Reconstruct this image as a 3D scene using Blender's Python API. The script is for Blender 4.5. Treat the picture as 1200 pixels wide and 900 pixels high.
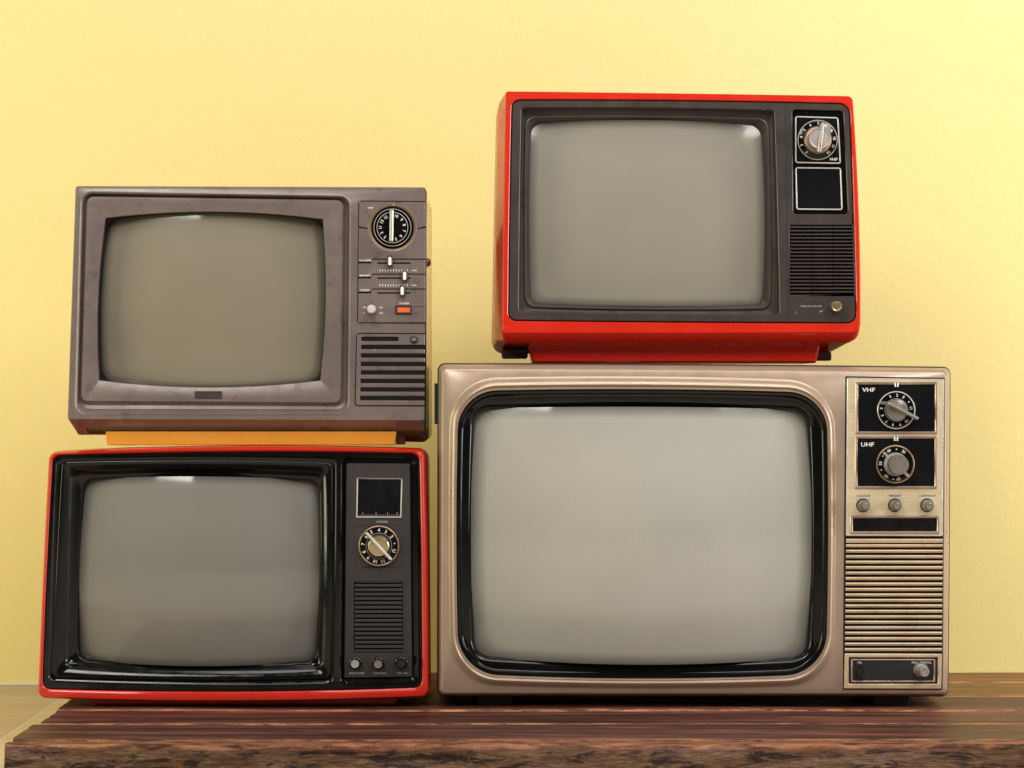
import bpy, bmesh, math, random
from mathutils import Vector, noise

for o in list(bpy.data.objects):
    bpy.data.objects.remove(o)
scene = bpy.context.scene
COL = scene.collection
PI = math.pi

# ------------------------------------------------------------------ camera
CZ, DIST = 0.380, 3.0            # camera height above the platform, distance to the fronts
cam_d = bpy.data.cameras.new("camera")
cam_d.sensor_width = 36.0
cam_d.lens = 36.0 * DIST / 1.2   # 1 mm per photo pixel at the plane of the fronts
cam_d.clip_start, cam_d.clip_end = 0.05, 60.0
cam = bpy.data.objects.new("camera", cam_d)
COL.objects.link(cam)
cam.location = (0, -DIST, CZ)
cam.rotation_euler = (PI / 2, 0, 0)
scene.camera = cam

# ------------------------------------------------------------------ world: the dim room around the set
world = bpy.data.worlds.new("World")
scene.world = world
world.use_nodes = True
bg = world.node_tree.nodes["Background"]
bg.inputs[0].default_value = (1.0, 0.95, 0.88, 1)
bg.inputs[1].default_value = 0.035

# ------------------------------------------------------------------ studio lamps
def area(name, loc, target, sx, sy, power, color):
    L = bpy.data.lights.new(name, 'AREA')
    L.shape = 'RECTANGLE'
    L.size, L.size_y, L.energy, L.color = sx, sy, power, color
    o = bpy.data.objects.new(name, L)
    COL.objects.link(o)
    o.location = loc
    o.rotation_euler = (Vector(target) - Vector(loc)).to_track_quat('-Z', 'Y').to_euler()
    return o
area("softbox_left", (-1.15, -2.7, 2.06), (-0.2, 0.3, 0.35), 0.7, 1.0, 44, (1.0, 0.96, 0.89))
area("softbox_right", (1.65, -2.6, 2.08), (0.3, 0.3, 0.45), 0.8, 1.0, 42, (1.0, 0.97, 0.92))
area("softbox_top", (0.40, -0.85, 1.75), (0.3, 0.05, 0.3), 2.0, 0.6, 27, (1.0, 0.98, 0.97))
area("wall_lamp_right", (1.95, -0.35, 0.55), (0.70, 0.62, 0.0), 0.5, 0.9, 23, (0.99, 1.0, 1.0))
area("wall_fill_left", (-1.8, -0.45, 0.50), (-0.60, 0.62, -0.02), 0.5, 0.9, 16.5, (1.0, 1.0, 0.66))  # unseen fill, added to brighten the lower left of the wall

scene.view_settings.view_transform = 'Standard'
scene.view_settings.look = 'None'
scene.view_settings.exposure = -0.13
scene.view_settings.gamma = 1.0
scene.view_settings.use_curve_mapping = False
scene.cycles.max_bounces = 10
scene.cycles.use_denoising = True

# ------------------------------------------------------------------ materials
def new_mat(name):
    m = bpy.data.materials.new(name)
    m.use_nodes = True
    nt = m.node_tree
    return m, nt, nt.nodes["Principled BSDF"]

class N:
    """tiny node-graph helper"""
    def __init__(s, nt):
        s.nt = nt
        s.tc = nt.nodes.new("ShaderNodeTexCoord")
    def link(s, a, b):
        s.nt.links.new(a, b)
    def map(s, scale=(1, 1, 1), rot=(0, 0, 0), loc=(0, 0, 0)):
        n = s.nt.nodes.new("ShaderNodeMapping")
        n.inputs["Scale"].default_value = scale
        n.inputs["Rotation"].default_value = rot
        n.inputs["Location"].default_value = loc
        s.link(s.tc.outputs["Object"], n.inputs[0])
        return n.outputs[0]
    def noise(s, vec, scale, detail=4, rough=0.55, dist=0.0):
        n = s.nt.nodes.new("ShaderNodeTexNoise")
        n.inputs["Scale"].default_value = scale
        n.inputs["Detail"].default_value = detail
        n.inputs["Roughness"].default_value = rough
        n.inputs["Distortion"].default_value = dist
        s.link(vec, n.inputs["Vector"])
        return n.outputs["Fac"]
    def rng(s, fac, a, b, c=0.0, d=1.0):
        n = s.nt.nodes.new("ShaderNodeMapRange")
        n.inputs[1].default_value, n.inputs[2].default_value = a, b
        n.inputs[3].default_value, n.inputs[4].default_value = c, d
        s.link(fac, n.inputs[0])
        return n.outputs[0]
    def math(s, op, a, b):
        n = s.nt.nodes.new("ShaderNodeMath")
        n.operation = op
        for i, v in enumerate((a, b)):
            if isinstance(v, (int, float)):
                n.inputs[i].default_value = v
            else:
                s.link(v, n.inputs[i])
        return n.outputs[0]
    def mix(s, fac, a, b, mode='MIX'):
        n = s.nt.nodes.new("ShaderNodeMix")
        n.data_type = 'RGBA'
        n.blend_type = mode
        if isinstance(fac, (int, float)):
            n.inputs[0].default_value = fac
        else:
            s.link(fac, n.inputs[0])
        for i, v in ((6, a), (7, b)):
            if isinstance(v, tuple):
                n.inputs[i].default_value = (*v, 1)
            else:
                s.link(v, n.inputs[i])
        return n.outputs[2]
    def ramp(s, fac, stops):
        n = s.nt.nodes.new("ShaderNodeValToRGB")
        el = n.color_ramp.elements
        while len(el) < len(stops):
            el.new(0.5)
        for e, (p, c) in zip(el, stops):
            e.position, e.color = p, (*c, 1)
        s.link(fac, n.inputs[0])
        return n.outputs[0]
    def attr(s, name):
        n = s.nt.nodes.new("ShaderNodeAttribute")
        n.attribute_name = name
        return n.outputs["Fac"]
    def bump(s, h, strength, dist, bsdf):
        n = s.nt.nodes.new("ShaderNodeBump")
        n.inputs["Strength"].default_value = strength
        n.inputs["Distance"].default_value = dist
        s.link(h, n.inputs["Height"])
        s.link(n.outputs[0], bsdf.inputs["Normal"])

def painted(name, base, rough=0.4, metal=0.0, coat=0.0, coat_r=0.15, var=0.12, chips=0.0, chip_col=(0.6, 0.55, 0.5),
            dust=0.0, grain=0.0, spec=0.5, scratch=0.0, stain=0.0):
    """moulded or painted plastic / metal with smudges, specks, scratches and fine grain"""
    m, nt, b = new_mat(name)
    g = N(nt)
    v = g.map()
    big = g.noise(v, 14, 5, 0.6)
    dark = tuple(c * (1 - var) for c in base)
    light = tuple(min(1, c * (1 + var)) for c in base)
    col = g.mix(g.rng(big, 0.3, 0.7), dark, light)
    if dust:
        d = g.noise(v, 55, 6, 0.7)
        col = g.mix(g.math('MULTIPLY', g.rng(d, 0.52, 0.75), dust), col, (0.34, 0.30, 0.26))
    if scratch:
        s1 = g.noise(g.map((260, 260, 9), (0, 0.5, 0)), 1.0, 1, 0.5)
        s2 = g.noise(g.map((9, 260, 300), (0, 0.25, 0)), 1.0, 1, 0.5)
        gate = g.rng(g.noise(v, 9, 2), 0.52, 0.66)
        s = g.math('MULTIPLY', g.math('MAXIMUM', g.rng(s1, 0.74, 0.8), g.rng(s2, 0.74, 0.8)), gate)
        col = g.mix(g.math('MULTIPLY', s, scratch), col, chip_col)
    if stain:
        st = g.noise(v, 38, 6, 0.7)
        col = g.mix(g.math('MULTIPLY', g.rng(st, 0.56, 0.70), stain), col, tuple(c * 0.35 for c in base))
    if chips:
        c = g.noise(v, 260, 3, 0.6)
        gate = g.rng(g.noise(v, 24, 3), 0.5, 0.62)
        f = g.math('MULTIPLY', g.math('MULTIPLY', g.rng(c, 0.70, 0.74), gate), chips)
        col = g.mix(f, col, chip_col)
    nt.links.new(col, b.inputs["Base Color"])
    b.inputs["Metallic"].default_value = metal
    b.inputs["Specular IOR Level"].default_value = spec
    sm = g.noise(v, 33, 5, 0.65)
    nt.links.new(g.rng(sm, 0.3, 0.7, max(0.02, rough - 0.08), rough + 0.1), b.inputs["Roughness"])
    b.inputs["Coat Weight"].default_value = coat
    b.inputs["Coat Roughness"].default_value = coat_r
    if grain:
        g.bump(g.noise(v, 1400, 2), grain, 0.0003, b)
    return m

M = {}
M['grey'] = painted('warm_grey_plastic', (0.168, 0.130, 0.122), 0.33, 0.30, 0.15, 0.3, 0.16, 1.0, (0.42, 0.37, 0.34), 0.05, 0.08, 0.5, 0.7, 0.7)
M['grey_dirty'] = painted('brown_rubbed_paint', (0.20, 0.125, 0.075), 0.45, 0.2, 0.0, 0.3, 0.2, 0.3, (0.3, 0.2, 0.12), 0.1)
M['orange'] = painted('amber_cabinet_plastic', (0.66, 0.28, 0.03), 0.28, 0, 0.6, 0.08, 0.06, 0.6, (0.15, 0.03, 0.02))
M['red'] = painted('red_gloss_plastic', (0.51, 0.016, 0.005), 0.30, 0, 0.4, 0.06, 0.06, 0.9, (0.75, 0.5, 0.42), 0.0, 0.02, 0.3, 0.7)
M['red_low'] = painted('deep_red_gloss_plastic', (0.50, 0.017, 0.006), 0.32, 0, 0.35, 0.12, 0.08, 0.3, (0.2, 0.03, 0.02))
M['black_gloss'] = painted('black_gloss_plastic', (0.0038, 0.0038, 0.0036), 0.11, 0, 0.0, 0.12, 0.2, 0.22, (0.3, 0.28, 0.26), 0.0, 0.01, 0.33)
M['black'] = painted('matt_black_plastic', (0.008, 0.008, 0.008), 0.5, 0, 0, 0.2, 0.2, 0.25, (0.2, 0.2, 0.2))
M['void'] = painted('dark_recess', (0.003, 0.003, 0.003), 0.8, 0, 0, 0.2, 0.1, spec=0.1)
M['charcoal'] = painted('charcoal_plastic', (0.026, 0.022, 0.0205), 0.45, 0, 0, 0.2, 0.10, 0.5, (0.3, 0.28, 0.27), 0.03, 0.15)
M['charcoal_brown'] = painted('brown_charcoal_plastic', (0.042, 0.031, 0.026), 0.32, 0.1, 0.0, 0.2, 0.10, 0.8, (0.5, 0.47, 0.45), 0.04, 0.04, 0.5, 0.2)
M['champagne'] = painted('champagne_metallic_paint', (0.375, 0.272, 0.198), 0.34, 0.35, 0.2, 0.2, 0.06, 0.9, (0.08, 0.05, 0.04), 0.0, 0.05, 0.5, 0.25, 0.12)
M['champagne_frame'] = painted('rose_metal_trim', (0.52, 0.38, 0.31), 0.3, 0.8, 0, 0.2, 0.1, 0.3, (0.2, 0.12, 0.08))
M['chrome'] = painted('worn_chrome', (0.62, 0.60, 0.57), 0.20, 1.0, 0, 0.2, 0.15, 0.3, (0.12, 0.06, 0.03), 0.15)
M['nickel'] = painted('dull_nickel', (0.44, 0.405, 0.365), 0.32, 0.55, 0, 0.2, 0.25, 0.8, (0.08, 0.06, 0.05), 0.3)
M['bright_trim'] = painted('bright_trim', (0.60, 0.56, 0.51), 0.28, 0.35, 0, 0.2, 0.2, 0.3, (0.2, 0.15, 0.1))
M['slot_shade'] = painted('painted_slot_shade', (0.0035, 0.003, 0.003), 0.8, spec=0.2)  # near-black backing colour, painted in for the shade inside the speaker slots
M['dark_nickel'] = painted('tarnished_nickel', (0.27, 0.24, 0.215), 0.28, 0.6, 0, 0.2, 0.3, 0.5, (0.6, 0.55, 0.5), 0.2)
M['bronze'] = painted('tarnished_bronze', (0.36, 0.24, 0.15), 0.35, 0.8, 0, 0.2, 0.25, 0.4, (0.6, 0.5, 0.4), 0.2)
M['brass'] = painted('worn_brass', (0.58, 0.45, 0.26), 0.25, 0.9, 0, 0.2, 0.2, 0.3, (0.25, 0.12, 0.04), 0.1)
M['print'] = painted('pale_print', (0.72, 0.69, 0.64), 0.6, 0, 0, 0.2, 0.15)
M['print_dim'] = painted('faded_print', (0.36, 0.34, 0.32), 0.6, 0, 0, 0.2, 0.2)
M['print_black'] = painted('black_print', (0.02, 0.015, 0.012), 0.6)
M['white'] = painted('ivory_plastic', (0.74, 0.69, 0.64), 0.4, 0, 0, 0.2, 0.06)
M['lens'] = painted('orange_lens', (0.72, 0.13, 0.03), 0.25, 0, 0.5, 0.1, 0.2)
M['red_mark'] = painted('red_mark', (0.6, 0.02, 0.02), 0.4)
M['rust_red'] = painted('dark_red_knob', (0.07, 0.012, 0.008), 0.3, 0, 0.5, 0.1)
M['gloss_window'] = painted('smoked_window', (0.006, 0.006, 0.007), 0.10, 0, 0.4, 0.03, 0.2)

def gold_mat():
    m, nt, b = new_mat('brushed_gold_plate')
    g = N(nt)
    brushed = g.noise(g.map((30, 200, 2600)), 1.0, 3, 0.6)
    blot = g.noise(g.map(), 60, 6, 0.7)
    col = g.mix(g.rng(brushed, 0.3, 0.7), (0.60, 0.485, 0.30), (0.78, 0.66, 0.46))
    col = g.mix(g.rng(blot, 0.60, 0.74, 0, 0.55), col, (0.30, 0.20, 0.10))
    nt.links.new(col, b.inputs["Base Color"])
    b.inputs["Metallic"].default_value = 0.45
    nt.links.new(g.rng(blot, 0.35, 0.65, 0.28, 0.48), b.inputs["Roughness"])
    g.bump(brushed, 0.15, 0.0002, b)
    return m
M['gold'] = gold_mat()

def slat_mat():
    m, nt, b = new_mat('worn_gold_slat')
    g = N(nt)
    wear = g.noise(g.map((26, 60, 60)), 1.0, 5, 0.65)
    col = g.mix(g.rng(wear, 0.3, 0.6), (0.50, 0.36, 0.22), (0.62, 0.475, 0.32))
    col = g.mix(g.rng(wear, 0.71, 0.77), col, (0.22, 0.09, 0.035))
    nt.links.new(col, b.inputs["Base Color"])
    b.inputs["Metallic"].default_value = 0.4
    nt.links.new(g.rng(wear, 0.3, 0.7, 0.22, 0.4), b.inputs["Roughness"])
    return m
M['slat'] = slat_mat()

def screen_mat(name, col, stripes=False):
    m, nt, b = new_mat(name)
    g = N(nt)
    v = g.map()
    film = g.noise(v, 7, 5, 0.6)
    c = g.mix(g.rng(film, 0.3, 0.7), tuple(x * 0.95 for x in col), tuple(x * 1.05 for x in col))
    # vignette painted into the tube colour, ending in its dark outer margin
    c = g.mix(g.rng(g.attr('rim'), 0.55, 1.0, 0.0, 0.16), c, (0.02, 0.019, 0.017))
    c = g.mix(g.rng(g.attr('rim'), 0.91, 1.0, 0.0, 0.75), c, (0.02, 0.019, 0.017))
    if stripes:
        w = nt.nodes.new("ShaderNodeTexWave")
        w.wave_type = 'BANDS'
        w.bands_direction = 'X'
        w.inputs["Scale"].default_value = 88
        w.inputs["Distortion"].default_value = 0.6
        w.inputs["Detail"].default_value = 1
        nt.links.new(v, w.inputs["Vector"])
        c = g.mix(g.rng(w.outputs["Fac"], 0, 1, 0, 0.10), c, tuple(x * 0.6 for x in col))
    nt.links.new(c, b.inputs["Base Color"])
    b.inputs["Roughness"].default_value = 0.55
    b.inputs["Specular IOR Level"].default_value = 0.3
    b.inputs["Coat Weight"].default_value = 1.0
    b.inputs["Coat IOR"].default_value = 1.5
    nt.links.new(g.rng(film, 0.3, 0.7, 0.05, 0.11), b.inputs["Coat Roughness"])
    return m
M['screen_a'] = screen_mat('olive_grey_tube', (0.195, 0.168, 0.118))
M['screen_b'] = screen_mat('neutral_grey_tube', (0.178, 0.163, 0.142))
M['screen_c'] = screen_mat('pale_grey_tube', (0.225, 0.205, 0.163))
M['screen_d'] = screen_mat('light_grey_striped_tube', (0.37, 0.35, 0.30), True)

def wall_mat():
    m, nt, b = new_mat('yellow_wall_paint')
    g = N(nt)
    v = g.map()
    big = g.noise(v, 1.6, 3, 0.5)
    nt.links.new(g.mix(g.rng(big, 0.3, 0.7), (0.705, 0.565, 0.205), (0.725, 0.588, 0.228)), b.inputs["Base Color"])
    b.inputs["Roughness"].default_value = 0.46
    b.inputs["Specular IOR Level"].default_value = 0.75
    h = g.math('ADD', g.noise(v, 85, 4, 0.6), g.math('MULTIPLY', g.noise(v, 9, 3, 0.5), 0.8))
    g.bump(h, 0.20, 0.003, b)
    return m
M['wall'] = wall_mat()

def floor_mat():
    m, nt, b = new_mat('beige_floor_tile')
    g = N(nt)
    st = g.noise(g.map((2.5, 26, 10)), 1.0, 5, 0.6)
    nt.links.new(g.ramp(st, [(0.3, (0.46, 0.35, 0.20)), (0.55, (0.52, 0.41, 0.255)), (0.75, (0.57, 0.465, 0.30))]), b.inputs["Base Color"])
    b.inputs["Roughness"].default_value = 0.42
    return m
M['floor'] = floor_mat()
M['grout'] = painted('pale_grout', (0.66, 0.60, 0.50), 0.8)
M['caulk'] = painted('white_skirting_paint', (0.74, 0.71, 0.68), 0.6)

def wood_mat(name, dark, mid, light, edge):
    m, nt, b = new_mat(name)
    g = N(nt)
    long = g.noise(g.map((4.5, 70, 60)), 1.0, 9, 0.72, 0.3)
    broad = g.noise(g.map((2.0, 14, 14), loc=(5, 2, 1)), 1.0, 3, 0.5)
    fine = g.noise(g.map((14, 520, 520)), 1.0, 4, 0.65)
    col = g.ramp(long, [(0.38, dark), (0.50, mid), (0.62, light)])
    col = g.mix(g.rng(broad, 0.45, 0.68, 0.0, 0.6), col, tuple(c * 0.5 for c in dark))
    col = g.mix(g.rng(fine, 0.40, 0.66, 0.0, 0.6), col, tuple(c * 0.4 for c in dark))
    # bare, paler wood where the board edges are rubbed
    e = g.attr("edge")
    worn = g.noise(g.map((22, 90, 90)), 1.0, 6, 0.72)
    ef = g.math('MULTIPLY', e, g.rng(worn, 0.42, 0.60))
    col = g.mix(ef, col, edge)
    # weathered flakes on the top
    fl = g.noise(g.map((16, 150, 150), loc=(3, 1, 0)), 1.0, 5, 0.72)
    col = g.mix(g.rng(fl, 0.64, 0.70, 0, 0.65), col, (0.40, 0.24, 0.16))
    # sawn, peeling front face
    f = g.attr("front")
    pa = g.noise(g.map((19, 50, 95)), 1.0, 9, 0.75, 0.5)
    gr = g.noise(g.map((60, 120, 420)), 1.0, 8, 0.78, 0.4)
    raw = g.ramp(gr, [(0.30, (0.030, 0.014, 0.009)), (0.48, (0.12, 0.062, 0.034)), (0.62, (0.21, 0.125, 0.074)), (0.78, (0.33, 0.21, 0.135))])
    raw = g.mix(g.rng(pa, 0.50, 0.57), raw, (0.020, 0.010, 0.009))
    col = g.mix(f, col, raw)
    nt.links.new(col, b.inputs["Base Color"])
    b.inputs["Specular IOR Level"].default_value = 0.22
    nt.links.new(g.rng(long, 0.3, 0.7, 0.36, 0.58), b.inputs["Roughness"])
    hgt = g.math('ADD', long, g.math('ADD', g.math('MULTIPLY', fine, 0.5), g.math('MULTIPLY', g.math('MULTIPLY', gr, f), 1.6)))
    g.bump(hgt, 0.5, 0.0018, b)
    return m
M['wood_front'] = wood_mat('dark_red_brown_board', (0.028, 0.009, 0.008), (0.10, 0.031, 0.022), (0.25, 0.088, 0.052), (0.33, 0.135, 0.060))
M['wood_back'] = wood_mat('amber_brown_board', (0.13, 0.048, 0.014), (0.26, 0.105, 0.030), (0.40, 0.185, 0.06), (0.52, 0.27, 0.12))
M['wood_mid'] = wood_mat('red_brown_board', (0.034, 0.011, 0.009), (0.115, 0.036, 0.024), (0.27, 0.10, 0.058), (0.44, 0.20, 0.10))

# ------------------------------------------------------------------ mesh helpers
def finish(name, bm, mat, parent=None, smooth=35, recalc=True):
    if recalc:
        bmesh.ops.recalc_face_normals(bm, faces=bm.faces[:])
    me = bpy.data.meshes.new(name)
    bm.to_mesh(me)
    bm.free()
    me.materials.append(mat)
    if smooth:
        me.polygons.foreach_set("use_smooth", [True] * len(me.polygons))
        me.set_sharp_from_angle(angle=math.radians(smooth))
    o = bpy.data.objects.new(name, me)
    COL.objects.link(o)
    if parent is not None:
        o.parent = parent
    return o

def quad(tl, tr, br, bl, r=4, b=(0, 0, 0, 0), n=10, k=6):
    """rounded, bulging four-sided outline in photo millimetres, clockwise from the top left; (x, y down)"""
    cs = [Vector(tl), Vector(tr), Vector(br), Vector(bl)]
    rs = [r] * 4 if isinstance(r, (int, float)) else list(r)
    def edge(i):
        p, q = cs[i], cs[(i + 1) % 4]
        d = q - p
        L = d.length
        nrm = Vector((d.y, -d.x)) / L      # outward for a clockwise outline with y down
        f = lambda t: p + d * t + nrm * (4 * b[i] * t * (1 - t))
        g = lambda t: (d + nrm * (4 * b[i] * (1 - 2 * t))).normalized()
        return f, g, L
    pts = []
    for i in range(4):
        f, g, L = edge(i)
        t0, t1 = rs[i] / L, 1 - rs[(i + 1) % 4] / L
        for j in range(n + 1):
            pts.append(f(t0 + (t1 - t0) * j / n))
        p0, d0 = f(t1), g(t1)
        f2, g2, L2 = edge((i + 1) % 4)
        tt = rs[(i + 1) % 4] / L2
        p3, d3 = f2(tt), g2(tt)
        h = 0.56 * rs[(i + 1) % 4]
        p1, p2 = p0 + d0 * h, p3 - d3 * h
        for j in range(1, k):
            t = j / k
            u = 1 - t
            pts.append(p0 * u ** 3 + p1 * 3 * u * u * t + p2 * 3 * u * t * t + p3 * t ** 3)
    return pts

def rect(x0, y0, x1, y1, r=1.0, n=1, k=4):
    return quad((x0, y0), (x1, y0), (x1, y1), (x0, y1), r, n=n, k=k)

def bar(p, q, w, r=None, k=4):
    p, q = Vector(p), Vector(q)
    d = (q - p).normalized()
    s = Vector((-d.y, d.x)) * (w / 2)
    r = w * 0.45 if r is None else r
    return quad(p - s, q - s, q + s, p + s, r, n=1, k=k)

def circle(cx, cy, r, n=40):
    return [Vector((cx + r * math.sin(2 * PI * i / n), cy - r * math.cos(2 * PI * i / n))) for i in range(n)]

def area2(p):
    return sum(p[i].x * p[(i + 1) % len(p)].y - p[(i + 1) % len(p)].x * p[i].y for i in range(len(p)))

def inset(p, d):
    """move an outline inwards by d (outwards when negative)"""
    s = 1 if area2(p) > 0 else -1
    out = []
    n = len(p)
    for i in range(n):
        a = p[i] - p[i - 1]
        c = p[(i + 1) % n] - p[i]
        if a.length < 1e-6:
            a = c
        if c.length < 1e-6:
            c = a
        na = Vector((-a.y, a.x)).normalized() * s
        nc = Vector((-c.y, c.x)).normalized() * s
        m = na + nc
        m = na if m.length < 1e-4 else m.normalized()
        out.append(p[i] + m * (d / max(0.5, m.dot(na))))
    return out

def lerp(p, q, t):
    return [a.lerp(c, t) for a, c in zip(p, q)]

class Set:
    """a television: an empty at its base; p() turns front-plane millimetres into local metres"""
    def __init__(s, label, y0, base):
        s.k = (DIST + y0) / DIST
        s.ox, s.oz = (base[0] - 600) * s.k / 1000, base[1]
        e = bpy.data.objects.new("television", None)
        e.empty_display_size = 0.05
        COL.objects.link(e)
        e.location = (s.ox, y0, s.oz)
        e["label"], e["category"], e["group"] = label, "television", "stacked vintage televisions"
        s.root = e
    def p(s, v, y):
        return Vector(((v[0] - 600) * s.k / 1000 - s.ox, y / 1000, (450 - v[1]) * s.k / 1000 + CZ - s.oz))
    def loft(s, name, rings, mat, parent=None, cap_back=False, cap_front=False, smooth=35):
        bm = bmesh.new()
        R = []
        for ol, y in rings:
            R.append([bm.verts.new(s.p(v, y)) for v in ol])
        n = len(R[0])
        for a, c in zip(R, R[1:]):
            for i in range(n):
                j = (i + 1) % n
                bm.faces.new((a[i], a[j], c[j], c[i]))
        if cap_back:
            bm.faces.new(R[0])
        if cap_front:
            bm.faces.new(R[-1])
        return finish(name, bm, mat, parent or s.root, smooth, recalc=True)
    def plate(s, name, outer, y0, y1, mat, parent=None, holes=(), bevel=0.4, smooth=35):
        """flat plate with holes, front at y0, back at y1 (y grows away from the camera)"""
        bm = bmesh.new()
        loops = [[list(outer), 1]] + [[list(h), -1] for h in holes]
        fronts = []
        for ol, sg in loops:
            f = [bm.verts.new(s.p(v, y0)) for v in inset(ol, bevel * sg)]
            m = [bm.verts.new(s.p(v, y0 + bevel)) for v in ol]
            b = [bm.verts.new(s.p(v, y1)) for v in ol]
            n = len(ol)
            for i in range(n):
                j = (i + 1) % n
                bm.faces.new((f[i], f[j], m[j], m[i]))
                bm.faces.new((m[i], m[j], b[j], b[i]))
            fronts.append(f)
        es = []
        for f in fronts:
            for i in range(len(f)):
                e = bm.edges.get((f[i], f[(i + 1) % len(f)]))
                if e:
                    es.append(e)
        bmesh.ops.triangle_fill(bm, use_beauty=True, use_dissolve=False, edges=es, normal=(0, -1, 0))
        return finish(name, bm, mat, parent or s.root, smooth)
    def lathe(s, name, c, prof, mat, parent=None, n=40, knurl=None, smooth=40):
        bm = bmesh.new()
        R = []
        for r, y in prof:
            if r <= 1e-6:
                R.append([bm.verts.new(s.p(c, y))])
                continue
            ring = []
            for i in range(n):
                a = 2 * PI * i / n
                rr = r * (1 + (knurl[1] * (1 if i % 2 else -1) if knurl and r > knurl[0] else 0))
                ring.append(bm.verts.new(s.p((c[0] + rr * math.sin(a), c[1] - rr * math.cos(a)), y)))
            R.append(ring)
        for a, b in zip(R, R[1:]):
            for i in range(n):
                j = (i + 1) % n
                if len(b) == 1:
                    bm.faces.new((a[i], a[j], b[0]))
                elif len(a) == 1:
                    bm.faces.new((a[0], b[j], b[i]))
                else:
                    bm.faces.new((a[i], a[j], b[j], b[i]))
        return finish(name, bm, mat, parent or s.root, smooth)
    def ringline(s, name, c, r, w, y, mat, parent, n=56):
        return s.lathe(name, c, [(r + w / 2, y + 0.6), (r + w / 2, y), (r + w * 0.2, y - 0.35), (r - w * 0.2, y - 0.35), (r - w / 2, y), (r - w / 2, y + 0.6)], mat, parent, n)
    def screen(s, outline, c, R, y0, mat, rings=26):
        bm = bmesh.new()
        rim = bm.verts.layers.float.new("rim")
        prev = None
        ctr = Vector(c)
        for q in range(rings, 0, -1):
            t = q / rings
            ring = []
            for v in outline:
                w = ctr + (v - ctr) * t
                d2 = ((w - ctr).length) ** 2
                nv = bm.verts.new(s.p(w, y0 + d2 / (2 * R)))
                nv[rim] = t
                ring.append(nv)
            if prev:
                for i in range(len(ring)):
                    j = (i + 1) % len(ring)
                    bm.faces.new((prev[i], prev[j], ring[j], ring[i]))
            prev = ring
        cv = bm.verts.new(s.p(ctr, y0))
        for i in range(len(prev)):
            bm.faces.new((prev[i], prev[(i + 1) % len(prev)], cv))
        return finish("screen", bm, mat, s.root, 60)
    def text(s, body, c, size, y, mat, parent, rot=0.0, name="lettering", sx=1.0):
        cu = bpy.data.curves.new("t", 'FONT')
        cu.body, cu.size, cu.align_x, cu.align_y, cu.resolution_u = body, 1.0, 'CENTER', 'CENTER', 2
        cu.offset = 0.012
        ob = bpy.data.objects.new("t", cu)
        COL.objects.link(ob)
        dg = bpy.context.evaluated_depsgraph_get()
        me = bpy.data.meshes.new_from_object(ob.evaluated_get(dg))
        bpy.data.objects.remove(ob)
        bpy.data.curves.remove(cu)
        me.name = name
        xs = [v.co.x for v in me.vertices]
        ys = [v.co.y for v in me.vertices]
        if xs:
            mx, my = (min(xs) + max(xs)) / 2, (min(ys) + max(ys)) / 2
            cr, sr = math.cos(rot), math.sin(rot)
            for v in me.vertices:
                a, b = (v.co.x - mx) * size * sx, (v.co.y - my) * size
                v.co = s.p((c[0] + a * cr + b * sr, c[1] - (-a * sr + b * cr)), y)
        me.materials.clear()
        me.materials.append(mat)
        o = bpy.data.objects.new(name, me)
        COL.objects.link(o)
        o.parent = parent
        return o
    def dial_numbers(s, c, r, items, size, y, mat, parent):
        for ang, tx in items:
            a = math.radians(ang)
            q = (c[0] + r * math.sin(a), c[1] - r * math.cos(a))
            if tx == '.':
                s.plate("dot_mark", circle(q[0], q[1], 0.8, 10), y, y + 0.3, mat, parent, bevel=0.1)
            else:
                s.text(tx, q, size, y, mat, parent, rot=a, name="numeral")
    def box(s, name, x0, y0, x1, y1, ya, yb, mat, parent=None, r=1.0, bevel=0.5, holes=(), k=4):
        return s.plate(name, rect(x0, y0, x1, y1, r, k=k), ya, yb, mat, parent, holes, bevel)
    def frame(s, name, x0, y0, x1, y1, w, ya, yb, mat, parent=None, r=1.5, bevel=0.35):
        return s.plate(name, rect(x0, y0, x1, y1, r), ya, yb, mat, parent, [rect(x0 + w, y0 + w, x1 - w, y1 - w, max(0.4, r - w * 0.6))], bevel)

# ------------------------------------------------------------------ setting: wall and floor
def slab(name, x0, x1, y0, y1, z0, z1, mat, parent=None, kind=None, bevel=0.0):
    bm = bmesh.new()
    bmesh.ops.create_cube(bm, size=1)
    for v in bm.verts:
        v.co = Vector((x0 if v.co.x < 0 else x1, y0 if v.co.y < 0 else y1, z0 if v.co.z < 0 else z1))
    if bevel:
        bmesh.ops.bevel(bm, geom=bm.edges[:], offset=bevel, segments=2, affect='EDGES', profile=0.6)
    o = finish(name, bm, mat, parent, 30 if bevel else 0)
    if kind:
        o["kind"] = kind
    return o
FZ, WY = -0.045, 0.622
slab("wall", -3.0, 3.0, WY, WY + 0.12, FZ - 0.05, 2.6, M['wall'], kind="structure")
skirt = slab("skirting_bead", -3.0, 3.0, WY - 0.006, WY - 0.0005, FZ + 0.0003, FZ + 0.0022, M['caulk'], bpy.data.objects["wall"])
floor = slab("floor", -3.0, 3.0, -3.6, WY + 0.05, FZ - 0.06, FZ - 0.0004, M['grout'], kind="structure")
# rectangular floor tiles where the photograph shows them, left of the platform
tj = 0.0011
ty = [-0.49, -0.19, 0.11, 0.41, WY - 0.008]
for xa, xb in ((-1.21, -0.612), (-0.612, -0.012), (-0.012, 0.588), (0.588, 1.188)):
    for ya, yb in zip(ty, ty[1:]):
        slab("tile", xa + tj, xb - tj, ya + tj, yb - tj, FZ - 0.012, FZ, M['floor'], floor, bevel=0.0006)

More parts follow.
